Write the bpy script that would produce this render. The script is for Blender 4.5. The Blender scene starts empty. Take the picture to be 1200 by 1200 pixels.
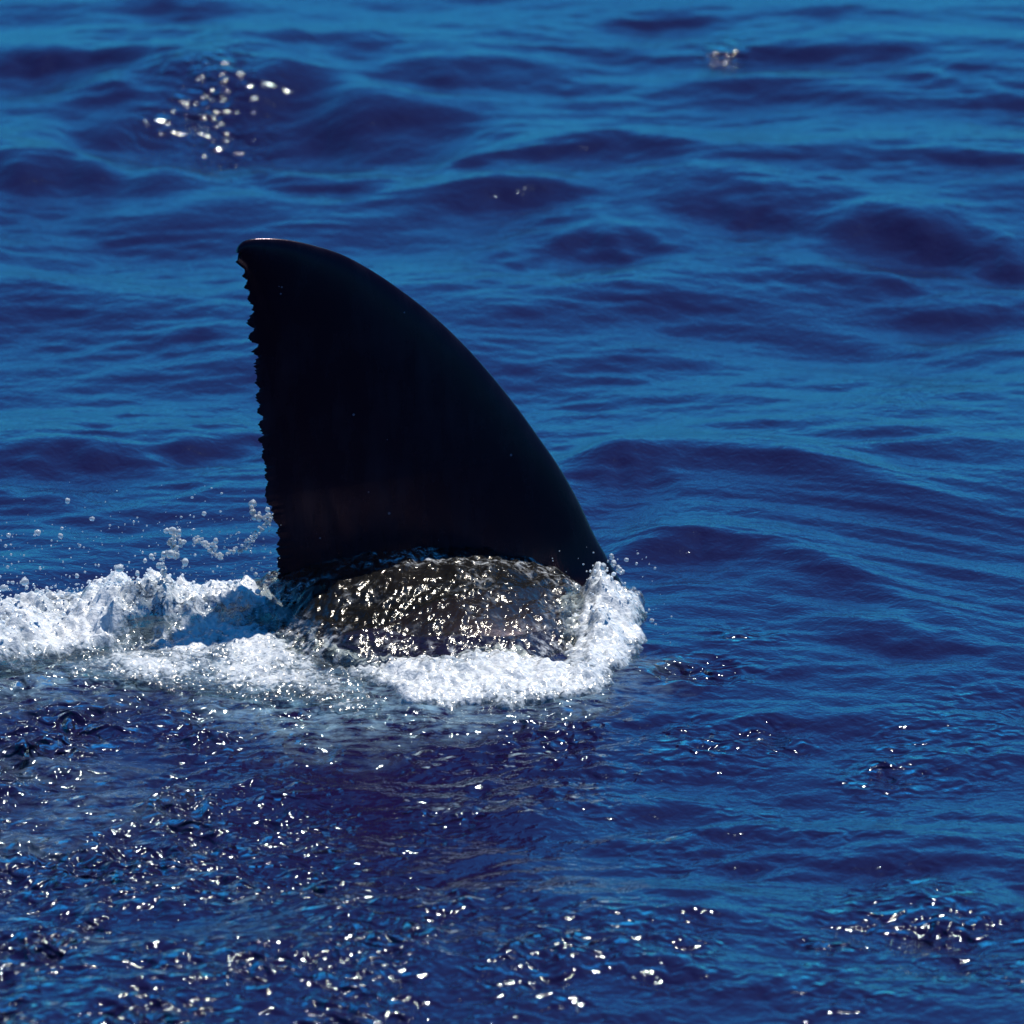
import bpy, bmesh, math, random
import numpy as np
from mathutils import Vector, Quaternion

random.seed(7)
rng = np.random.default_rng(11)
scene = bpy.context.scene
C = scene.collection

# ------------------------------------------------------------------ camera
DIST, PITCH = 20.0, math.radians(14.0)          # boat deck, long telephoto
FRAME = 1.84                                    # metres across the frame at the fin
cp, sp = math.cos(PITCH), math.sin(PITCH)
AIM = Vector((0, 0, 0.184 / cp))
cam_d = bpy.data.cameras.new('camera')
cam = bpy.data.objects.new('camera', cam_d)
C.objects.link(cam)
cam.location = AIM + Vector((0, -DIST * cp, DIST * sp))
cam.rotation_euler = (math.pi / 2 - PITCH, 0, 0)
cam_d.sensor_width = 24.0
cam_d.sensor_fit = 'HORIZONTAL'
cam_d.lens = 24.0 * DIST / FRAME
cam_d.clip_start, cam_d.clip_end = 0.5, 8000
cam_d.dof.use_dof = True
cam_d.dof.focus_distance = DIST - 0.25
cam_d.dof.aperture_fstop = 5.2
cam_d.dof.aperture_blades = 0
scene.camera = cam

# ------------------------------------------------------------------ light
SUN_EL, SUN_AZ = math.radians(65), math.radians(35)     # behind the fin, a little to the right
S = Vector((math.cos(SUN_EL) * math.sin(SUN_AZ), math.cos(SUN_EL) * math.cos(SUN_AZ), math.sin(SUN_EL)))
world = bpy.data.worlds.new('World')
scene.world = world
world.use_nodes = True
wn = world.node_tree
sky = wn.nodes.new('ShaderNodeTexSky')
sky.sky_type = 'NISHITA'
sky.sun_disc = False
sky.sun_elevation = SUN_EL
sky.sun_rotation = SUN_AZ
sky.air_density = 1.0
sky.dust_density = 0.3
sky.ozone_density = 8.0
bg = wn.nodes['Background']
bg.inputs['Strength'].default_value = 0.09
tint = wn.nodes.new('ShaderNodeMix')                     # deep clear-day blue, as through a polarising filter, the same all over
tint.data_type = 'RGBA'; tint.blend_type = 'MULTIPLY'
tint.inputs['Factor'].default_value = 1.0
tint.inputs['B'].default_value = (0.085, 0.64, 1.0, 1)
wn.links.new(sky.outputs[0], tint.inputs['A'])
wn.links.new(tint.outputs['Result'], bg.inputs['Color'])
sun_d = bpy.data.lights.new('sun', 'SUN')
sun_d.energy = 4.8
sun_d.angle = math.radians(0.53)
sun_d.color = (1.0, 0.95, 0.87)
sun = bpy.data.objects.new('sun', sun_d)
C.objects.link(sun)
sun.rotation_euler = (-S).to_track_quat('-Z', 'Y').to_euler()
sun.location = S * 60
vs = scene.view_settings
vs.view_transform = 'Standard'
vs.look = 'None'
vs.exposure = 0.58
vs.gamma = 1.0
scene.cycles.max_bounces = 8
scene.cycles.transparent_max_bounces = 12
scene.cycles.sample_clamp_indirect = 4.0
scene.cycles.caustics_reflective = False
scene.cycles.caustics_refractive = False

# ------------------------------------------------------------------ helpers
CAM = np.array(cam.location)
PX = FRAME / 1200.0                              # metres per photo pixel at the fin


def ray(px, py):
    a = (np.asarray(px, float) - 600) * PX / DIST
    b = (600 - np.asarray(py, float)) * PX / DIST
    return np.stack([a, cp + b * sp, -sp + b * cp], -1)


def ground(px, py, z=0.0):
    d = ray(px, py)
    t = (z - CAM[2]) / d[..., 2]
    return CAM + d * t[..., None]


def at_y(px, py, y=0.0):
    d = ray(px, py)
    t = (y - CAM[1]) / d[..., 1]
    return CAM + d * np.asarray(t)[..., None]


YAW = math.radians(18.0)                         # the shark heads right and a little away
FPX = -0.16                                      # where the fin's plane crosses y = 0
cy_, sy_ = math.cos(YAW), math.sin(YAW)


def on_fin(px, py):
    d = ray(px, py)
    n = np.array([sy_, -cy_, 0.0])
    t = ((np.array([FPX, 0, 0]) - CAM) @ n) / (d @ n)
    return CAM + d * t[..., None]


def _hash(ix, iy, seed):
    h = (ix.astype(np.int64) * 374761393 + iy.astype(np.int64) * 668265263 + seed * 982451653) & 0xFFFFFFFF
    h = ((h ^ (h >> 13)) * 1274126177) & 0xFFFFFFFF
    h = ((h ^ (h >> 15)) * 2246822519) & 0xFFFFFFFF
    return (h ^ (h >> 16)) & 0xFFFFFFFF


def noise(x, y, seed=0):
    """gradient noise, about -1..1"""
    x0 = np.floor(x); y0 = np.floor(y)
    fx = x - x0; fy = y - y0
    ux = fx * fx * fx * (fx * (fx * 6 - 15) + 10)
    uy = fy * fy * fy * (fy * (fy * 6 - 15) + 10)
    out = 0
    for dx in (0, 1):
        for dy in (0, 1):
            a = _hash(x0 + dx, y0 + dy, seed) * (2 * np.pi / 4294967296.0)
            g = np.cos(a) * (fx - dx) + np.sin(a) * (fy - dy)
            wx = ux if dx else 1 - ux
            wy = uy if dy else 1 - uy
            out = out + g * wx * wy
    return out * 1.5


def fbm(x, y, seed=0, octv=4, gain=0.5, lac=2.07):
    o = 0; a = 1.0; s = 0
    for k in range(octv):
        o = o + a * noise(x, y, seed + k * 17)
        s += a; a *= gain; x = x * lac + 3.1; y = y * lac - 1.7
    return o / s


def ridged(x, y, seed=0, octv=3):
    o = 0; a = 1.0; s = 0
    for k in range(octv):
        o = o + a * (1 - np.abs(noise(x, y, seed + k * 13)) * 2)
        s += a; a *= 0.55; x = x * 2.1 + 1.3; y = y * 2.1 + 4.2
    return o / s


def sstep(a, b, x):
    t = np.clip((x - a) / (b - a), 0, 1)
    return t * t * (3 - 2 * t)


def poly_sd(poly, x, y):
    """signed distance to a polygon, negative inside"""
    d2 = np.full(x.shape, 1e9)
    inside = np.zeros(x.shape, bool)
    n = len(poly)
    for i in range(n):
        ax, ay = poly[i]; bx, by = poly[(i + 1) % n]
        ex, ey = bx - ax, by - ay
        t = np.clip(((x - ax) * ex + (y - ay) * ey) / (ex * ex + ey * ey), 0, 1)
        d2 = np.minimum(d2, (x - ax - t * ex) ** 2 + (y - ay - t * ey) ** 2)
        c = ((ay > y) != (by > y)) & (x < (bx - ax) * (y - ay) / (by - ay + 1e-12) + ax)
        inside ^= c
    d = np.sqrt(d2)
    return np.where(inside, -d, d)


def gpoly(pts):
    p = np.array(pts, float)
    g = ground(p[:, 0], p[:, 1])
    return [tuple(q[:2]) for q in g]


def mesh_np(name, co, faces, attrs=None):
    me = bpy.data.meshes.new(name)
    nv, nf = len(co), len(faces)
    k = faces.shape[1]
    me.vertices.add(nv)
    me.vertices.foreach_set('co', np.ascontiguousarray(co, np.float32).ravel())
    me.loops.add(nf * k)
    me.loops.foreach_set('vertex_index', np.ascontiguousarray(faces, np.int32).ravel())
    me.polygons.add(nf)
    me.polygons.foreach_set('loop_start', np.arange(0, nf * k, k, dtype=np.int32))
    me.polygons.foreach_set('use_smooth', np.ones(nf, bool))
    me.update(calc_edges=True)
    for nme, v in (attrs or {}).items():
        a = me.attributes.new(nme, 'FLOAT', 'POINT')
        a.data.foreach_set('value', np.ascontiguousarray(v, np.float32).ravel())
    me.validate()
    return me


def grid_faces(nx, ny, keep=None):
    i = np.arange(nx * ny).reshape(ny, nx)
    f = np.stack([i[:-1, :-1], i[:-1, 1:], i[1:, 1:], i[1:, :-1]], -1).reshape(-1, 4)
    if keep is not None:
        k = keep.reshape(ny, nx)
        kk = (k[:-1, :-1] | k[:-1, 1:] | k[1:, 1:] | k[1:, :-1]).ravel()
        f = f[kk]
    return f


def compact(co, faces, attrs):
    used = np.unique(faces)
    m = np.full(len(co), -1); m[used] = np.arange(len(used))
    return co[used], m[faces], {k: v[used] for k, v in attrs.items()}


def link(name, me, mat, kind=None, label=None, cat=None, group=None):
    o = bpy.data.objects.new(name, me)
    if mat and not me.materials:
        me.materials.append(mat)
    C.objects.link(o)
    if kind: o['kind'] = kind
    if label: o['label'] = label
    if cat: o['category'] = cat
    if group: o['group'] = group
    return o


class NT:
    def __init__(self, name):
        self.m = bpy.data.materials.new(name)
        self.m.use_nodes = True
        self.t = self.m.node_tree
        self.t.nodes.clear()
        self.out = self.t.nodes.new('ShaderNodeOutputMaterial')

    def n(self, typ, props=None, **ins):
        nd = self.t.nodes.new(typ)
        for k, v in (props or {}).items():
            setattr(nd, k, v)
        for k, v in ins.items():
            key = int(k[1:]) if k[0] == '_' and k[1:].isdigit() else k.replace('_', ' ')
            s = nd.inputs[key]
            if isinstance(v, bpy.types.NodeSocket):
                self.t.links.new(v, s)
            elif isinstance(v, bpy.types.Node):
                self.t.links.new(v.outputs[0], s)
            else:
                s.default_value = v
        return nd

    def math(self, op, a, b=0.0, clamp=False):
        return self.n('ShaderNodeMath', {'operation': op, 'use_clamp': clamp}, _0=a, _1=b).outputs[0]

    def mapr(self, v, a, b, c, d):
        return self.n('ShaderNodeMapRange', None, _0=v, _1=a, _2=b, _3=c, _4=d).outputs[0]


# ------------------------------------------------------------------ materials
def water_material():
    t = NT('sea_water')
    pos = t.n('ShaderNodeTexCoord').outputs['Object']
    wav = t.n('ShaderNodeAttribute', {'attribute_name': 'chop'}).outputs['Fac']
    milk_glare = t.n('ShaderNodeAttribute', {'attribute_name': 'milk_glare'}).outputs['Fac']
    mp1 = t.n('ShaderNodeMapping', None, Vector=pos, Scale=(1.0, 0.8, 1.0))
    n1 = t.n('ShaderNodeTexNoise', {'noise_dimensions': '3D'}, Vector=mp1.outputs[0], Scale=34.0, Detail=3.0, Roughness=0.55, Distortion=0.4)
    n2 = t.n('ShaderNodeTexNoise', {'noise_dimensions': '3D'}, Vector=mp1.outputs[0], Scale=105.0, Detail=2.0, Roughness=0.5, Distortion=0.2)
    b1 = t.n('ShaderNodeBump', None, Strength=1.0, Distance=t.mapr(wav, 0, 1, 0.0030, 0.0058), Height=n1.outputs[0])
    b2 = t.n('ShaderNodeBump', None, Strength=1.0, Distance=t.mapr(wav, 0, 1, 0.0009, 0.0010), Height=n2.outputs[0], Normal=b1.outputs[0])
    n3 = t.n('ShaderNodeTexNoise', {'noise_dimensions': '3D'}, Vector=mp1.outputs[0], Scale=30.0, Detail=1.2, Roughness=0.5, Distortion=0.3)
    b3 = t.n('ShaderNodeBump', None, Strength=1.0, Distance=t.mapr(wav, 0, 1.3, 0.0, 0.092), Height=n3.outputs[0], Normal=b2.outputs[0])
    nrm = b3.outputs[0]
    # aerated water is paler, and so are the painted glare patches
    mn = t.n('ShaderNodeTexNoise', None, Vector=t.n('ShaderNodeMapping', None, Vector=pos, Scale=(0.45, 0.8, 1.0)).outputs[0], Scale=44.0, Detail=7.0, Roughness=0.72, Distortion=0.25)
    mk = t.math('MULTIPLY', milk_glare, t.mapr(mn.outputs[0], 0.42, 0.68, 0.0, 0.9), True)
    body = t.n('ShaderNodeMix', {'data_type': 'RGBA'}, Factor=mk)
    body.inputs['A'].default_value = (0.0068, 0.0040, 0.027, 1)
    body.inputs['B'].default_value = (0.20, 0.33, 0.42, 1)
    dif = t.n('ShaderNodeBsdfDiffuse', None, Color=body.outputs['Result'], Normal=nrm)
    gl = t.n('ShaderNodeBsdfGlossy', None, Color=(0.80, 0.96, 0.97, 1), Roughness=t.mapr(wav, 0.3, 0.75, 0.07, 0.125), Normal=nrm)
    fr = t.n('ShaderNodeFresnel', None, IOR=1.34, Normal=nrm)
    mx = t.n('ShaderNodeMixShader', None, _0=fr.outputs[0], _1=dif.outputs[0], _2=gl.outputs[0])
    t.t.links.new(mx.outputs[0], t.out.inputs['Surface'])
    return t.m


def skin_material():
    t = NT('wet_dark_skin')
    pos = t.n('ShaderNodeTexCoord').outputs['Object']
    nz = t.n('ShaderNodeTexNoise', None, Vector=pos, Scale=9.0, Detail=6.0, Roughness=0.65)
    mp = t.n('ShaderNodeMapping', None, Vector=pos, Scale=(30.0, 30.0, 7.0))
    st = t.n('ShaderNodeTexNoise', None, Vector=mp.outputs[0], Scale=1.0, Detail=4.0, Roughness=0.6)
    vo = t.n('ShaderNodeTexVoronoi', {'feature': 'F1'}, Vector=pos, Scale=32.0, Randomness=1.0)
    sz = t.n('ShaderNodeSeparateColor', None, Color=vo.outputs['Color'])
    rad = t.mapr(sz.outputs[0], 0.55, 1.0, 0.0, 0.085)
    spot = t.math('LESS_THAN', vo.outputs['Distance'], rad)
    base = t.n('ShaderNodeMix', {'data_type': 'RGBA'}, Factor=t.mapr(t.math('MULTIPLY', nz.outputs[0], st.outputs[0]), 0.2, 0.42, 0, 1))
    base.inputs['A'].default_value = (0.0034, 0.0014, 0.0050, 1)
    base.inputs['B'].default_value = (0.009, 0.007, 0.013, 1)
    c2 = t.n('ShaderNodeMix', {'data_type': 'RGBA'}, Factor=t.math('MULTIPLY', spot, 0.8))
    t.t.links.new(base.outputs['Result'], c2.inputs['A'])
    c2.inputs['B'].default_value = (0.11, 0.11, 0.15, 1)
    bm = t.n('ShaderNodeBump', None, Strength=0.6, Distance=0.002, Height=st.outputs[0])
    pb = t.n('ShaderNodeBsdfPrincipled', None, Base_Color=c2.outputs['Result'], Roughness=0.22, Normal=bm.outputs[0])
    pb.inputs['Specular IOR Level'].default_value = 0.21
    pb.inputs['Specular Tint'].default_value = (1.0, 0.62, 0.85, 1)
    t.t.links.new(pb.outputs[0], t.out.inputs['Surface'])
    return t.m


def film_material():
    t = NT('thin_running_water')
    pos = t.n('ShaderNodeTexCoord').outputs['Object']
    froth = t.n('ShaderNodeAttribute', {'attribute_name': 'froth'}).outputs['Fac']
    n1 = t.n('ShaderNodeTexNoise', None, Vector=pos, Scale=75.0, Detail=3.0, Roughness=0.6, Distortion=0.6)
    bmp = t.n('ShaderNodeBump', None, Strength=1.0, Distance=0.0022, Height=n1.outputs[0])
    fr = t.n('ShaderNodeFresnel', None, IOR=1.34, Normal=bmp.outputs[0])
    gl = t.n('ShaderNodeBsdfGlossy', None, Color=(1.0, 0.96, 0.88, 1), Roughness=0.12, Normal=bmp.outputs[0])
    tr0 = t.n('ShaderNodeBsdfTransparent', None, Color=(0.85, 0.88, 0.86, 1))
    dt = t.n('ShaderNodeBsdfDiffuse', None, Color=(0.070, 0.069, 0.066, 1), Normal=bmp.outputs[0])
    tr = t.n('ShaderNodeMixShader', None, _0=0.08, _1=tr0.outputs[0], _2=dt.outputs[0])
    mx = t.n('ShaderNodeMixShader', None, _0=fr.outputs[0], _1=tr.outputs[0], _2=gl.outputs[0])
    df = t.n('ShaderNodeBsdfDiffuse', None, Color=(0.72, 0.76, 0.8, 1), Normal=bmp.outputs[0])
    n2 = t.n('ShaderNodeTexNoise', None, Vector=pos, Scale=60.0, Detail=5.0, Roughness=0.7)
    fac = t.math('MULTIPLY', froth, t.mapr(n2.outputs[0], 0.50, 0.72, 0.0, 1.0), True)
    m2 = t.n('ShaderNodeMixShader', None, _0=fac, _1=mx.outputs[0], _2=df.outputs[0])
    t.t.links.new(m2.outputs[0], t.out.inputs['Surface'])
    return t.m


def foam_material():
    t = NT('white_foam')
    pos = t.n('ShaderNodeTexCoord').outputs['Object']
    dens = t.n('ShaderNodeAttribute', {'attribute_name': 'dens'}).outputs['Fac']
    n1 = t.n('ShaderNodeTexNoise', None, Vector=pos, Scale=78.0, Detail=5.0, Roughness=0.68, Distortion=0.5)
    vo = t.n('ShaderNodeTexVoronoi', {'feature': 'F1'}, Vector=pos, Scale=120.0)
    hgt = t.math('ADD', n1.outputs[0], t.math('MULTIPLY', vo.outputs['Distance'], -0.35))
    bmp = t.n('ShaderNodeBump', None, Strength=1.0, Distance=0.0042, Height=hgt)
    fac = t.math('ADD', dens, t.mapr(n1.outputs[0], 0.25, 0.75, -0.55, 0.55), True)
    fac = t.mapr(fac, 0.30, 0.66, 0.0, 1.0)
    n4 = t.n('ShaderNodeTexNoise', None, Vector=pos, Scale=95.0, Detail=5.0, Roughness=0.7)
    thick = t.math('ADD', t.math('MULTIPLY', dens, 0.85), t.mapr(n4.outputs[0], 0.3, 0.7, -0.45, 0.45), True)
    fc = t.n('ShaderNodeMix', {'data_type': 'RGBA'}, Factor=thick)
    fc.inputs['A'].default_value = (0.34, 0.43, 0.50, 1)
    fc.inputs['B'].default_value = (0.92, 0.94, 0.95, 1)
    n5 = t.n('ShaderNodeTexNoise', None, Vector=pos, Scale=64.0, Detail=2.0, Roughness=0.5)
    bg2 = t.n('ShaderNodeBump', None, Strength=1.0, Distance=0.006, Height=n5.outputs[0])
    df = t.n('ShaderNodeBsdfDiffuse', None, Color=fc.outputs['Result'], Normal=bmp.outputs[0])
    tl = t.n('ShaderNodeBsdfTranslucent', None, Color=fc.outputs['Result'], Normal=bmp.outputs[0])
    fo = t.n('ShaderNodeMixShader', None, _0=0.35, _1=df.outputs[0], _2=tl.outputs[0])
    wd = t.n('ShaderNodeBsdfDiffuse', None, Color=(0.20, 0.27, 0.34, 1), Normal=bmp.outputs[0])
    cl = t.n('ShaderNodeBsdfTransparent', None, Color=(0.86, 0.93, 0.96, 1))
    thin = t.n('ShaderNodeMixShader', None, _0=t.mapr(dens, 0.05, 0.5, 0.0, 0.3), _1=cl.outputs[0], _2=wd.outputs[0])
    m1 = t.n('ShaderNodeMixShader', None, _0=fac, _1=thin.outputs[0], _2=fo.outputs[0])
    gl = t.n('ShaderNodeBsdfGlossy', None, Color=(1, 0.97, 0.94, 1), Roughness=0.14, Normal=bg2.outputs[0])
    fr = t.n('ShaderNodeFresnel', None, IOR=1.33, Normal=bg2.outputs[0])
    m2 = t.n('ShaderNodeMixShader', None, _0=t.math('MULTIPLY', fr.outputs[0], t.mapr(dens, 0.0, 0.2, 0.0, 1.0)), _1=m1.outputs[0], _2=gl.outputs[0])
    t.t.links.new(m2.outputs[0], t.out.inputs['Surface'])
    return t.m


def drop_material():
    t = NT('water_drop')
    gs = t.n('ShaderNodeBsdfGlass', None, Color=(0.95, 0.98, 1, 1), Roughness=0.10, IOR=1.33)
    df = t.n('ShaderNodeBsdfTranslucent', None, Color=(0.8, 0.87, 0.92, 1))
    d2 = t.n('ShaderNodeBsdfDiffuse', None, Color=(0.8, 0.86, 0.9, 1))
    a = t.n('ShaderNodeMixShader', None, _0=0.5, _1=df.outputs[0], _2=d2.outputs[0])
    m = t.n('ShaderNodeMixShader', None, _0=0.42, _1=gs.outputs[0], _2=a.outputs[0])
    t.t.links.new(m.outputs[0], t.out.inputs['Surface'])
    return t.m


def bubble_material():
    t = NT('white_bubble')
    pb = t.n('ShaderNodeBsdfPrincipled', None, Base_Color=(0.84, 0.88, 0.91, 1), Roughness=0.12, IOR=1.33)
    tl = t.n('ShaderNodeBsdfTranslucent', None, Color=(0.82, 0.88, 0.92, 1))
    m = t.n('ShaderNodeMixShader', None, _0=0.4, _1=pb.outputs[0], _2=tl.outputs[0])
    t.t.links.new(m.outputs[0], t.out.inputs['Surface'])
    return t.m


M_BUB = bubble_material()
M_SEA, M_SKIN, M_FILM, M_FOAM, M_DROP = water_material(), skin_material(), film_material(), foam_material(), drop_material()

# ------------------------------------------------------------------ sea surface
def axis(lo, hi, step, far):
    core = np.arange(lo, hi + step * 0.5, step)
    def grow(s, end):
        out = []; p = 0.0; d = s
        while p < end:
            d *= 1.16; p += d; out.append(p)
        return np.array(out)
    g = grow(step, far)
    return np.concatenate([lo - g[::-1], core, hi + g])


# facets that lean towards the viewer (photo position, half sizes in photo pixels, steepness)
FACES = [
    (200, 15, 80, 12, .8), (100, 52, 60, 9, .7), (150, 75, 80, 10, .8), (30, 82, 60, 13, .8), (145, 122, 70, 8, .6),
    (290, 115, 160, 36, 1.3), (180, 152, 120, 28, 1.1), (440, 145, 140, 24, 1.3), (440, 65, 110, 11, .9), (540, 87, 100, 13, .9),
    (60, 210, 110, 28, 1.0), (365, 215, 80, 10, .9), (520, 190, 100, 12, .75), (560, 240, 90, 14, .6),
    (765, 22, 100, 12, .7), (960, 12, 60, 7, .7), (700, 60, 80, 8, .7), (960, 63, 140, 14, 1.0), (640, 100, 50, 8, .7),
    (1080, 102, 50, 7, .7), (1140, 85, 40, 8, .7), (1165, 120, 50, 7, .7), (700, 187, 85, 13, .9), (630, 232, 60, 10, .8),
    (640, 260, 60, 9, .7), (840, 243, 90, 18, 1.1), (910, 260, 60, 13, .9), (700, 285, 75, 17, 1.1), (1060, 280, 100, 21, 1.2),
    (1175, 300, 55, 15, 1.1), (1000, 326, 95, 13, 1.0), (1140, 360, 85, 12, .9), (1165, 198, 60, 8, .8), (800, 350, 80, 7, .6),
    (600, 305, 50, 10, .7), (900, 500, 70, 9, .7), (1015, 518, 90, 10, .8), (1100, 545, 110, 14, .8), (735, 580, 60, 24, .7),
    (230, 392, 70, 13, .8), (75, 550, 100, 20, 1.1), (235, 525, 80, 14, 1.0), (60, 592, 80, 11, .7), (150, 612, 130, 12, .8),
    (30, 460, 60, 9, .6), (820, 655, 70, 14, .8), (930, 690, 120, 16, .6),
    (200, 1052, 150, 26, 1.0), (320, 1010, 100, 18, .9), (600, 960, 130, 16, .9), (760, 940, 110, 13, 1.0), (840, 985, 110, 11, .9),
    (990, 1015, 120, 13, .9), (1050, 755, 70, 16, .7), (1120, 770, 60, 9, .7), (1110, 1078, 75, 24, 1.0), (1115, 1125, 90, 11, .9),
    (740, 1160, 110, 18, .8), (540, 1090, 120, 22, .8), (430, 1150, 140, 16, .8), (100, 1150, 120, 16, .8), (1180, 890, 60, 9, .6),
    (900, 425, 260, 40, -.35), (110, 320, 150, 30, -.4), (880, 170, 150, 22, -.4), (1000, 950, 170, 22, -.4), (780, 1060, 200, 26, -.4), (960, 1150, 150, 20, -.35),
    (700, 145, 120, 20, -.35), (130, 470, 150, 24, -.3), (1080, 440, 120, 24, -.3), (560, 20, 150, 16, -.35),
    (330, 930, 110, 13, .7), (470, 880, 120, 11, .6), (900, 850, 130, 8, .6),
]


def build_waves(n, lam_lo, lam_hi, slope, seed, spread=0.9, main=-1.45):
    r = np.random.default_rng(seed)
    lam = lam_lo * (lam_hi / lam_lo) ** r.random(n)
    k = 2 * np.pi / lam
    th = main + r.normal(0, spread, n)
    amp = slope / k * np.sqrt(2.0 / n) * r.uniform(0.6, 1.4, n)
    return k * np.cos(th), k * np.sin(th), amp, r.random(n) * 2 * np.pi, lam


W_SWELL = build_waves(14, 1.1, 4.0, 0.055, 3, 0.5)
W_RIP = build_waves(160, 0.22, 0.95, 0.064, 5, 0.75)
W_FINE = build_waves(220, 0.055, 0.18, 0.092, 7, 0.6)
W_CAP = build_waves(300, 0.040, 0.14, 0.31, 9, 1.0)


def wsum(W, ax, ay):
    # sum of plane waves on a tensor grid, as one matrix product
    kx, ky, a, ph, lam = W
    ex = np.exp(1j * np.outer(kx, ax)).astype(np.complex64)
    ey = np.exp(1j * (np.outer(ay, ky) + ph[None])).astype(np.complex64) * a[None]
    return (ey.astype(np.complex64) @ ex).imag.astype(float)


def near_fade(x, y, r0, r1):
    return 1 - sstep(r0, r1, np.hypot(x * 1.6, y))


def chop_mask(x, y):
    """where small steep wavelets break the surface: churned water in front of the shark"""
    d = -y
    base = sstep(0.30, 0.75, d)
    left = sstep(0.25, -0.95, x)
    base = base * (0.20 + 0.90 * left)
    patch = sstep(-0.25, 0.35, fbm(x * 3.1, y * 1.5, 41, 3))
    m = base * (0.32 + 1.05 * patch)
    # churn just behind and beside the wake
    m = np.maximum(m, 0.55 * np.exp(-((y + 0.75) / 0.35) ** 2) * sstep(0.7, 0.0, x) * (0.4 + 0.8 * patch))
    # glinting wavelet patches
    for px, py, rx, ry, a in [(245, 130, .12, .45, .50), (850, 62, .05, .15, .75), (1090, 1080, .17, .25, .8),
                              (60, 985, .2, .22, .9), (240, 1020, .25, .2, .9), (860, 865, .12, .10, .9), (1040, 900, .12, .12, .5),
                              (1170, 1150, .12, .12, .9), (870, 750, .06, .06, .8), (800, 790, .12, .1, .6), (700, 900, .1, .06, .6),
                              (1000, 1115, .12, .05, .7), (340, 830, .22, .22, .8), (130, 860, .3, .15, .7), (90, 1005, .38, .28, 1.3), (330, 1030, .2, .2, 1.05), (760, 850, .2, .1, .55), (620, 870, .15, .08, .55), (560, 1140, .4, .25, .7), (150, 1150, .4, .2, .75)]:
        g = ground(px, py)
        m = np.maximum(m, a * np.exp(-((x - g[0]) / rx) ** 2 - ((y - g[1]) / ry) ** 2))
    m = m * np.clip(0.75 + 0.9 * fbm(x * 7, y * 3.5, 43, 2), 0, 1.3)
    return np.clip(m, 0, 1.3)


def sea_height(ax, ay, cm=None):
    x, y = np.meshgrid(ax, ay)
    r = np.hypot(x, y)
    h = wsum(W_SWELL, ax, ay) * (1 - sstep(30, 90, r))
    wx = x + 0.05 * noise(x * 2.3, y * 2.3, 71)
    wy = y + 0.07 * noise(x * 2.3, y * 2.3, 72)
    nf = near_fade(x, y, 6, 14)
    calm = 1 - 0.80 * np.exp(-((x - 0.72) / 0.55) ** 2 - ((y - 0.75) / 1.15) ** 2)      # smooth upwelling ahead of the fin
    h = h + wsum(W_RIP, ax, ay) * nf * calm * (0.85 + 0.7 * fbm(x * 0.9, y * 0.9, 77, 2))
    # single wave faces
    for px, py, hw, hh, a in FACES:
        g = ground(px, py)
        dist = np.linalg.norm(g - CAM)
        sx = hw * PX * dist / DIST * 0.75
        sy = max(hh * PX * dist / DIST / (CAM[2] / dist) * 0.95, 0.05)
        i0, i1 = np.searchsorted(ax, (g[0] - 4 * sx - .06, g[0] + 4 * sx + .06))
        j0, j1 = np.searchsorted(ay, (g[1] - 4 * sy - .1, g[1] + 4 * sy + .1))
        if i1 <= i0 or j1 <= j0:
            continue
        q = np.s_[j0:j1, i0:i1]
        dx = (wx[q] - g[0]) / sx
        dy = (wy[q] - g[1] + 0.35 * sy * noise(x[q] / sx * 1.5, y[q] / sy * 0.8, px)) / sy
        h[q] += 0.24 * a * sy * dy * np.exp(-0.5 * (dx * dx + dy * dy))
    if cm is not None:
        nearf = near_fade(x, y, 4.5, 8.0)
        h = h + wsum(W_FINE, ax, ay) * nearf * (1 - 0.3 * sstep(0.5, 2.0, y)) * (0.12 + 0.88 * calm) * np.clip(0.75 + 1.1 * fbm(x * 2.2, y * 1.4, 79, 3), 0.1, 2)
        h = h + wsum(W_CAP, ax, ay) * 1.35 * cm * nearf * (1 - 0.75 * sstep(0.5, 1.5, y))
    # bow wave: a ridge curling off the leading edge and trailing ripples
    bx, by = x - 0.20, y
    for pts, amp, sg in [([(640, 560), (700, 548), (800, 540), (900, 548), (1020, 575), (1250, 640)], 0.030, 0.11),
                         ([(680, 668), (735, 652), (820, 640), (920, 652), (1030, 690), (1200, 760)], 0.026, 0.11),
                         ([(700, 742), (790, 712), (900, 705), (1010, 735), (1200, 800)], 0.014, 0.10)]:
        gp = ground(np.array([p[0] for p in pts]), np.array([p[1] for p in pts]))
        yc = np.interp(ax, gp[:, 0], gp[:, 1])[None]
        env = (sstep(gp[0, 0], gp[1, 0] + 0.06, ax) * (1 - sstep(gp[-2, 0] - 0.25, gp[-1, 0], ax)))[None]
        d_ = (y - yc - 0.03 * fbm(x * 3, y * 2, 59, 2)) / sg
        h = h + amp * env * np.where(d_ < 0, np.exp(-d_ * d_), np.exp(-0.35 * d_ * d_))
    fenv = np.exp(-((x - 0.65) / 0.5) ** 2 - ((y - 0.45) / 0.8) ** 2)
    yy = y + 0.35 * (x - 0.3) ** 2 + 0.25 * np.abs(x - 0.25)
    h = h + fenv * (0.011 * fbm(x * 1.4, yy * 6, 55, 2) + 0.0036 * fbm(x * 2.4, yy * 22, 56, 2))
    # the water heaps up against the shark's back
    h = h + 0.02 * np.exp(-((x + 0.12) / 0.5) ** 2 - ((y + 0.1) / 0.4) ** 2)
    return h


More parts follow.
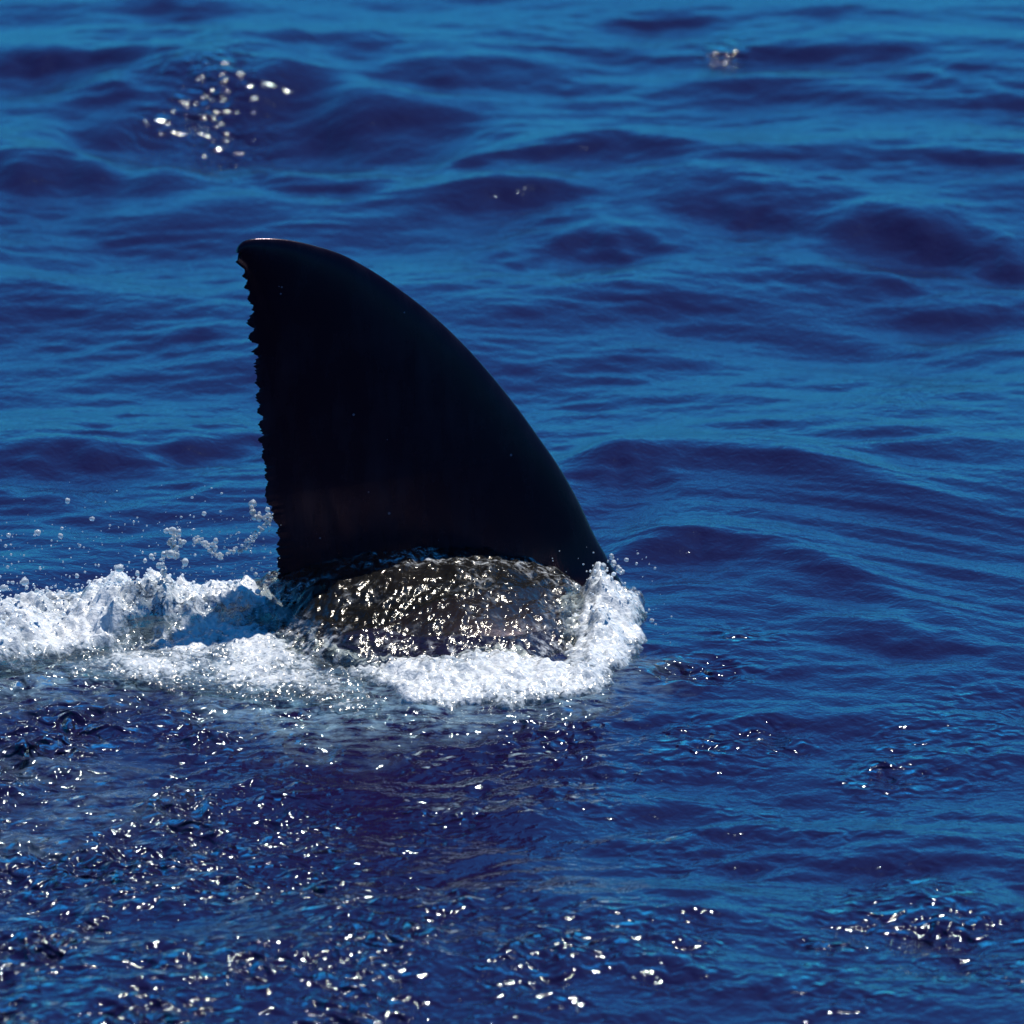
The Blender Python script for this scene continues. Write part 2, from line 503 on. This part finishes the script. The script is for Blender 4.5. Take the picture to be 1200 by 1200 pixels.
def milk_glare_mask(x, y):
    p1 = gpoly([(-500, 830), (-100, 800), (120, 765), (330, 740), (420, 790), (560, 815), (760, 780), (740, 815), (560, 845), (440, 870), (330, 860), (230, 830), (100, 815), (-100, 845), (-500, 880)])
    d = poly_sd(p1, x + 0.05 * noise(x * 6, y * 4, 3), y + 0.1 * noise(x * 6, y * 4, 4))
    m = 0.85 * sstep(0.12, -0.14, d)
    for px, py, rx, ry, a in [(110, 925, .12, .10, .4), (60, 890, .13, .08, .35), (15, 965, .1, .08, .45), (340, 850, .10, .14, .2)]:  # left foreground patches are sky glare painted as pale water; last is aerated water
        g = ground(px, py)
        m = np.maximum(m, a * np.exp(-((x - g[0]) / rx) ** 2 - ((y - g[1]) / ry) ** 2))
    return np.clip(m, 0, 1)


xs = axis(-1.5, 1.5, 0.0042, 3000)
ys = axis(-3.1, 6.3, 0.0085, 3000)
X, Y = np.meshgrid(xs, ys)
chop = chop_mask(X, Y)
Z = sea_height(xs, ys, chop)
milk_glare = milk_glare_mask(X, Y)
co = np.stack([X, Y, Z], -1).reshape(-1, 3)
link('sea', mesh_np('sea', co, grid_faces(len(xs), len(ys)), {'chop': chop.ravel(), 'milk_glare': milk_glare.ravel()}), M_SEA,
     kind='structure', label='deep blue rippled open sea with sparkling wavelets')

# ------------------------------------------------------------------ shark
def catmull(pts, n):
    p = np.array(pts, float)
    d = np.r_[0, np.cumsum(np.linalg.norm(np.diff(p, axis=0), axis=1))]
    d /= d[-1]
    q = np.vstack([2 * p[0] - p[1], p, 2 * p[-1] - p[-2]])
    out = []
    for u in np.linspace(0, 1, n):
        i = min(max(np.searchsorted(d, u) - 1, 0), len(p) - 2)
        t = (u - d[i]) / (d[i + 1] - d[i])
        a, b, c, e = q[i], q[i + 1], q[i + 2], q[i + 3]
        out.append(0.5 * (2 * b + (c - a) * t + (2 * a - 5 * b + 4 * c - e) * t * t + (3 * b - a - 3 * c + e) * t ** 3))
    return np.array(out)


# ragged rear edge, top to bottom (photo pixels)
t1 = [(107, 183), (148, 197), (105, 228), (158, 275), (137, 297), (168, 320), (150, 355), (175, 378), (163, 400), (188, 435), (197, 470),
      (165, 505), (168, 522), (195, 545), (165, 588), (218, 625), (188, 655), (215, 680), (190, 715), (208, 735), (198, 750), (214, 770), (205, 800),
      (217, 830), (203, 870), (222, 900), (210, 935), (241, 960), (218, 1000), (242, 1030), (224, 1070), (241, 1110), (233, 1150), (262, 1195)]
t2 = [(250, 285), (244, 325), (263, 345), (245, 385), (263, 420), (249, 440), (276, 460), (283, 500), (312, 540), (303, 580), (314, 620),
      (299, 665), (316, 690), (302, 720), (312, 760), (300, 800), (322, 830), (316, 870), (330, 920)]
rag = [(250 + a / 4, 250 + b / 4) for a, b in t1] + [(250 + a / 4, 480 + b / 4) for a, b in t2] + [(334, 735), (338, 775)]
rag = np.array(rag[::-1])                       # bottom to top
lead = [(790, 800), (752, 730), (722, 672), (697, 628), (678, 588), (657, 550), (631, 512), (602, 472), (571, 434), (540, 400), (500, 363),
        (450, 326), (405, 300), (370, 288), (335, 280.5), (305, 279), (288, 281.5), (279.5, 288), (277, 295.7)]
NV, NU = 420, 64
Lc = catmull(lead, NV)
rd = np.r_[0, np.cumsum(np.abs(np.diff(rag[:, 1])))]
rd /= rd[-1]
v = np.linspace(0, 1, NV)
Tr = np.stack([np.interp(v, rd, rag[:, 0]), np.interp(v, rd, rag[:, 1])], -1)
k = np.hanning(61); k /= k.sum()
pad = np.vstack([np.repeat(Tr[:1], 30, 0), Tr, np.repeat(Tr[-1:], 30, 0)])
Ts = np.stack([np.convolve(pad[:, i], k, 'valid') for i in (0, 1)], -1)
w = sstep(0.93, 1.0, v)[:, None]
Ts = Ts * (1 - w) + Tr * w
u = np.linspace(0, 1, NU) ** 1.0
u = 0.5 - 0.5 * np.cos(np.pi * u)
P = Ts[:, None, :] * (1 - u[None, :, None]) + Lc[:, None, :] * u[None, :, None]
fray = rng.normal(0, 1.0, NV) * 0.9 + np.convolve(rng.normal(0, 1, NV + 4), np.ones(5) / 2.2, 'valid') * 0.9
jg = (Tr - Ts) * np.array([1.15, 1.0]) * np.interp(v, [0, .5, .7, 1], [.75, .8, 1, 1])[:, None]
jg[:, 0] += fray * (1 - sstep(0.9, 1.0, v))
jag = jg[:, None, :] * np.clip(1 - u[None, :, None] / 0.05, 0, 1)
P = P + jag
g0 = on_fin(P[..., 0], P[..., 1])             # metres in the fin's own plane
chord = np.linalg.norm(Lc - Ts, axis=1) * PX
prof = (1 - u) ** 0.0 * (np.sqrt(np.clip(1 - u, 0, 1)) * (u ** 0.75)) / 0.62
half = np.clip(0.085 * chord + 0.007, 0.0, 0.05)[:, None] * prof[None, :] + 0.0012
zz = g0[..., 2]
half = half * (1 + 1.6 * np.exp(-np.clip(zz + 0.02, 0, 9) / 0.05))          # flares into the back
half = half * (0.12 + 0.88 * sstep(0.0, 0.22, u))[None, :]
sag = 0.010 * np.sin(v * 3.0)[:, None] * (1 - u[None, :])                    # slight sideways curl of the thin rear edge
nrm_f = np.array([-sy_, cy_, 0.0])
A = g0 + (-half + sag)[..., None] * nrm_f
B = g0 + (half + sag)[..., None] * nrm_f
nA = NV * NU
vco = np.vstack([A.reshape(-1, 3), B.reshape(-1, 3)])
iA = np.arange(nA).reshape(NV, NU); iB = iA + nA
fs = []
fs.append(np.stack([iA[:-1, :-1], iA[:-1, 1:], iA[1:, 1:], iA[1:, :-1]], -1).reshape(-1, 4))
fs.append(np.stack([iB[:-1, :-1], iB[1:, :-1], iB[1:, 1:], iB[:-1, 1:]], -1).reshape(-1, 4))
fs.append(np.stack([iA[:-1, 0], iA[1:, 0], iB[1:, 0], iB[:-1, 0]], -1))
fs.append(np.stack([iA[:-1, -1], iB[:-1, -1], iB[1:, -1], iA[1:, -1]], -1))
fs.append(np.stack([iA[0, :-1], iB[0, :-1], iB[0, 1:], iA[0, 1:]], -1))
fs.append(np.stack([iA[-1, :-1], iA[-1, 1:], iB[-1, 1:], iB[-1, :-1]], -1))
fin_me = mesh_np('fin', vco, np.vstack(fs))

# body: snout at +x, tail at -x, arched back breaking the surface under the fin
bxs = np.array([-2.75, -2.6, -2.35, -2.1, -1.9, -1.5, -1.1, -0.8, -0.55, -0.35, -0.15, 0.05, 0.25, 0.45, 0.7, 1.0, 1.3, 1.55, 1.75, 1.88, 1.93])
topz = np.array([.02, -.12, -.38, -.40, -.36, -.26, -.19, -.13, -.06, .03, .075, .055, -.02, -.10, -.15, -.20, -.28, -.38, -.47, -.53, -.57])
botz = np.array([-.95, -.85, -.62, -.56, -.58, -.72, -.86, -.95, -1.0, -1.03, -1.05, -1.06, -1.06, -1.05, -1.02, -.97, -.90, -.80, -.70, -.63, -.60])
hw = np.array([.012, .03, .05, .08, .13, .26, .38, .46, .52, .56, .585, .59, .58, .55, .50, .43, .34, .25, .16, .07, .02])
xi = np.linspace(-2.75, 1.93, 130)
tz, bz, hh_ = np.interp(xi, bxs, topz), np.interp(xi, bxs, botz), np.interp(xi, bxs, hw)
ks = np.hanning(9); ks /= ks.sum()
sm = lambda a: np.convolve(np.r_[np.repeat(a[0], 4), a, np.repeat(a[-1], 4)], ks, 'valid')
tz, bz, hh_ = sm(tz), sm(bz), sm(hh_)
NR = 48
th = np.linspace(0, 2 * np.pi, NR, endpoint=False)
bc = np.stack([np.repeat(xi[:, None], NR, 1), hh_[:, None] * np.cos(th)[None], ((tz + bz) / 2)[:, None] + ((tz - bz) / 2)[:, None] * np.sin(th)[None]], -1)
bl = bc[..., 0] - FPX; bn = bc[..., 1].copy()
bc[..., 0] = FPX + bl * cy_ - bn * sy_; bc[..., 1] = bl * sy_ + bn * cy_
ib = np.arange(len(xi) * NR).reshape(len(xi), NR)
ibn = np.roll(ib, -1, 1)
bm = bmesh.new()
vv = [bm.verts.new(p) for p in bc.reshape(-1, 3)]
for q in np.stack([ib[:-1], ibn[:-1], ibn[1:], ib[1:]], -1).reshape(-1, 4):
    bm.faces.new([vv[j] for j in q])
bm.faces.new([vv[j] for j in ib[0]]); bm.faces.new([vv[j] for j in ib[-1][::-1]])
bmesh.ops.recalc_face_normals(bm, faces=bm.faces)
body_me = bpy.data.meshes.new('body'); bm.to_mesh(body_me); bm.free()
bmf = bmesh.new(); bmf.from_mesh(fin_me); bmesh.ops.recalc_face_normals(bmf, faces=bmf.faces); bmf.to_mesh(fin_me); bmf.free()
ob_b = bpy.data.objects.new('body_tmp', body_me); C.objects.link(ob_b)
ob_f = bpy.data.objects.new('fin_tmp', fin_me); C.objects.link(ob_f)
md = ob_b.modifiers.new('u', 'BOOLEAN'); md.operation = 'UNION'; md.object = ob_f; md.solver = 'EXACT'
dg = bpy.context.evaluated_depsgraph_get()
sh_me = bpy.data.meshes.new_from_object(ob_b.evaluated_get(dg))
bpy.data.objects.remove(ob_b); bpy.data.objects.remove(ob_f)
sh_me.name = 'shark'
sh_me.polygons.foreach_set('use_smooth', np.ones(len(sh_me.polygons), bool))
sh_me.materials.clear()
link('shark', sh_me, M_SKIN, label='black wet shark with tall ragged-edged dorsal fin cutting the surface', cat='shark')

# ------------------------------------------------------------------ sheet of water running over the back
fx = np.arange(-0.60, 0.30, 0.0030); fy = np.arange(-0.66, 0.56, 0.0045)
FX, FY = np.meshgrid(fx, fy)
wxx = FX + 0.03 * noise(FX * 9, FY * 7, 201); wyy = FY + 0.04 * noise(FX * 8, FY * 6, 202)
la_ = (wxx - FPX) * cy_ + wyy * sy_                # along the fin
lb_ = -(wxx - FPX) * sy_ + wyy * cy_               # across it
r2 = (la_ / np.where(la_ < 0, 0.345, 0.345) + 0.10) ** 2 + (lb_ / np.where(lb_ > 0, 0.20, 0.485)) ** 2
dome = 0.113 * np.sign(1 - r2) * np.abs(1 - r2) ** 0.8
lump = 0.010 * fbm(FX * 16 - FY * 5, FY * 9 + FX * 6, 210, 3) + 0.0075 * fbm(FX * 42 - FY * 12, FY * 24, 214, 2, 0.6) + 0.0017 * noise(FX * 95, FY * 60, 215)
FZ = dome + lump + 0.02
FZ = np.maximum(FZ, -0.10)
frothm = 0.02 + 0.75 * fbm(FX * 11 - FY * 6, FY * 9 + FX * 4, 220, 3) + 0.6 * sstep(0.62, 1.0, r2) + 0.55 * np.exp(-((lb_ + 0.075) / 0.035) ** 2)
fco = np.stack([FX, FY, FZ], -1).reshape(-1, 3)
ff = grid_faces(len(fx), len(fy), (r2 < 1.25))
fco, ff, fa = compact(fco, ff, {'froth': np.clip(frothm, 0, 1).ravel()})
link('water_sheet', mesh_np('water_sheet', fco, ff, fa), M_FILM, kind='stuff',
     label='thin glittering sheet of water running over the dark back below the fin', cat='water')

# ------------------------------------------------------------------ foam of the wake and bow splash
P_WAKE = gpoly([(-900, 800), (-900, 890), (-400, 845), (0, 808), (60, 796), (120, 782), (200, 768), (262, 758), (340, 752), (340, 712), (250, 718), (150, 722), (50, 732), (0, 738), (-400, 765)])
P_APRON = gpoly([(300, 742), (350, 762), (420, 800), (455, 822), (520, 832), (600, 831), (680, 818), (735, 795), (758, 750), (748, 712), (700, 700), (672, 745), (655, 792), (600, 776), (560, 778), (520, 790), (440, 788), (390, 768), (340, 728)])
P_BOW = gpoly([(648, 720), (690, 700), (742, 690), (758, 735), (748, 780), (700, 800), (660, 790)])
P_RIM = gpoly([(60, 800), (140, 812), (220, 818), (300, 826), (380, 834), (450, 842), (420, 795), (340, 745), (200, 745), (120, 765)])


def foam_field(x, y):
    jx = x + 0.032 * fbm(x * 11, y * 8, 301, 3) + 0.012 * fbm(x * 38, y * 30, 307, 2); jy = y + 0.060 * fbm(x * 9, y * 8, 305, 3) + 0.030 * fbm(x * 34, y * 26, 309, 2)
    dw = poly_sd(P_WAKE, jx, jy); da = poly_sd(P_APRON, jx, jy); db = poly_sd(P_BOW, jx, jy); dr = poly_sd(P_RIM, jx, jy)
    mw, ma, mb, mr = (sstep(0.03, -0.10, dw), sstep(0.015, -0.09, da), sstep(0.02, -0.14, db), sstep(0.03, -0.13, dr))
    big = fbm(x * 5.2, y * 4.2, 311, 2)
    med = np.abs(fbm(x * 15 + y * 3, y * 12, 315, 2)) * 2.4
    fin_ = fbm(x * 46, y * 36, 321, 3, 0.6)
    lw = mw * (0.058 + 0.060 * big + 0.020 * med) * (1 - 0.15 * sstep(-0.55, -0.42, x))
    lb = mb * (0.066 + 0.050 * big + 0.035 * med) * (0.6 + 0.6 * sstep(-0.36, 0.02, y))
    la = ma * (0.016 + 0.012 * big + 0.010 * med)
    lr = mr * (0.004 + 0.006 * med)
    h = np.maximum.reduce([lw, lb, la, lr])
    cov = np.maximum.reduce([sstep(0.04, -0.02, dw), sstep(0.03, -0.02, da), sstep(0.04, -0.02, db), sstep(0.04, -0.02, dr)])
    h = h + cov * 0.0085 * fin_ + cov * 0.0026 * noise(x * 100, y * 80, 331)
    dens = np.maximum.reduce([sstep(0.03, -0.07, dw) * (0.92 + 0.9 * fbm(x * 7, y * 6, 341, 3)), sstep(0.02, -0.03, da) * (0.74 + 0.55 * fbm(x * 9, y * 7, 343, 3) + 0.12 * sstep(0.0, -0.06, da)), sstep(0.02, -0.06, db) * (0.58 + 0.9 * fbm(x * 11, y * 9, 345, 3)), mr * (0.66 + 0.7 * fbm(x * 10, y * 6, 349, 3))])
    dens = dens + 0.22 * fin_
    return h, cov, np.clip(dens, 0, 1)


qx = np.concatenate([np.arange(-2.4, -1.1, 0.008), np.arange(-1.1, 0.32, 0.0031)]); qy = np.arange(-1.1, 0.14, 0.0046)
QX, QY = np.meshgrid(qx, qy)
Hf, Cv, Df = foam_field(QX, QY)
SZ = sea_height(qx, qy)
# the foam also lies against the water sheet
QZ = SZ + Hf + 0.006 - 0.05 * (1 - Cv)
qco = np.stack([QX, QY, QZ], -1).reshape(-1, 3)
qf = grid_faces(len(qx), len(qy), Cv > 0.02)
qco2, qf2, qa = compact(qco, qf, {'dens': Df.ravel()})
link('wake_foam', mesh_np('wake_foam', qco2, qf2, qa), M_FOAM, kind='stuff',
     label='churned white foam curling round the fin and trailing behind as wake', cat='foam')

# ------------------------------------------------------------------ bubbles, spray and drops
def ico(sub):
    b = bmesh.new(); bmesh.ops.create_icosphere(b, subdivisions=sub, radius=1.0)
    b.verts.ensure_lookup_table()
    c = np.array([q.co[:] for q in b.verts]); f = np.array([[q.index for q in p.verts] for p in b.faces])
    b.free(); return c, f


IC1, IF1 = ico(1)
IC2, IF2 = ico(2)


def blobs(name, centers, radii, stretch, mat, **kw):
    n = len(centers)
    sc = radii[:, None] * stretch
    c = (IC1[None] * sc[:, None, :] + centers[:, None, :]).reshape(-1, 3)
    f = (IF1[None] + (np.arange(n) * len(IC1))[:, None, None]).reshape(-1, 3)
    return link(name, mesh_np(name, c, f), mat, **kw)


# froth: bubbles sitting on the foam
pr = (Cv > 0.9) * np.clip(Hf - 0.03, 0, 1) * (QX > -1.6)
pr = pr.ravel() / pr.sum()
idx = rng.choice(pr.size, 900, p=pr)
cen = qco[idx] + rng.normal(0, 0.004, (len(idx), 3)) + np.array([0, 0, 0.002])
rad = 0.0014 + 0.0032 * rng.random(len(idx)) ** 3
blobs('foam_bubbles', cen, rad, rng.uniform(0.7, 1.3, (len(idx), 3)), M_BUB, kind='stuff',
      label='tiny bubbles frothing over the white wake', cat='bubbles')

# fine spray
spc, spr = [], []
for px0, px1, py0, py1, n, y0 in [(0, 330, 605, 692, 300, -0.22), (200, 320, 600, 690, 90, 0.04), (0, 320, 560, 640, 45, -0.12), (640, 770, 640, 720, 60, -0.12), (690, 790, 690, 780, 40, -0.25), (-500, 0, 620, 730, 90, -0.2)]:
    for i in range(n):
        px = random.uniform(px0, px1); py = py1 - (py1 - py0) * random.random() ** 1.8
        spc.append(at_y(px, py, y0 + random.gauss(0, 0.05))); spr.append(0.0008 + 0.0022 * random.random() ** 3)
for a, b, n in [((257, 653), (286, 641), 30), ((286, 641), (303, 624), 26), ((303, 624), (322, 604), 26), ((233, 632), (257, 653), 24), ((205, 620), (204, 650), 24), ((190, 655), (194, 680), 16), ((4, 689), (29, 680), 8), ((29, 680), (55, 700), 12), ((296, 665), (302, 690), 8), ((718, 652), (735, 680), 10)]:
    for i in range(n):
        t = random.random()
        spc.append(at_y(a[0] + (b[0] - a[0]) * t + random.gauss(0, 2), a[1] + (b[1] - a[1]) * t + random.gauss(0, 2), (0.03 if 225 < a[0] < 400 else -0.22) + random.gauss(0, 0.02)))
        spr.append(random.uniform(0.0012, 0.0042))
spc = np.array(spc); spr = np.array(spr)
blobs('spray', spc, spr, rng.uniform(0.75, 1.3, (len(spr), 3)), M_DROP, kind='stuff', label='fine spray flying above the white wake', cat='spray')


def water_drop(px, py, r, y, wob, label, group):
    c = at_y(px, py, y)
    r_ = r * PX * 1.1
    q = IC2 * (1 + wob * np.stack([noise(IC2[:, 0] * 1.7 + px, IC2[:, 1] * 1.7 + IC2[:, 2], 5)] * 3, -1)) * r_ * rng.uniform(0.8, 1.2, 3)
    o = link('water_drop', mesh_np('water_drop', q, IF2), M_DROP, label=label, cat='drop', group=group)
    o.location = c


LA = 'clear water drop flung up above the white wake behind the fin'
GA = 'drops above the wake'
for px, py, r in [(140, 666, 4.6), (140, 680, 3), (175, 656, 5), (187, 663, 4.5), (192, 672, 5), (217, 659, 4.2), (205, 628, 7), (202, 637, 6.5), (204, 647, 7), (212, 633, 5),
                  (196, 650, 5), (233, 632, 5), (240, 637, 4), (248, 643, 5), (253, 634, 3), (295, 597, 6.5), (301, 604, 6.5), (310, 608, 5), (318, 603, 5), (44, 624, 3.2), (71, 628, 3),
                  (108, 608, 2.6), (10, 627, 3), (239, 602, 2.5), (195, 622, 3), (4, 689, 4.2), (29, 682, 4.2), (90, 675, 2.6), (20, 700, 3.2), (79, 587, 3), (161, 672, 3)]:
    if r < 4.8:
        water_drop(px, py, r, (0.03 if px > 225 else -0.22) + random.gauss(0, 0.03), 0.35, LA, GA)
    else:                                        # a torn clot of drops
        for i in range(4):
            water_drop(px + random.gauss(0, r * 0.55), py + random.gauss(0, r * 0.55), r * random.uniform(0.3, 0.62), (0.03 if px > 225 else -0.22) + random.gauss(0, 0.012), 0.35, LA, GA)
LB = 'clear water drop thrown up in front of the fin by the bow splash'
for px, py, r in [(707, 664, 3.5), (719, 660, 3.5), (726, 669, 3.2), (734, 656, 2.5), (746, 746, 3.4), (764, 727, 2.4), (778, 750, 2.4)]:
    water_drop(px, py, r, -0.16 + random.gauss(0, 0.02), 0.3, LB, 'drops beside the bow splash')
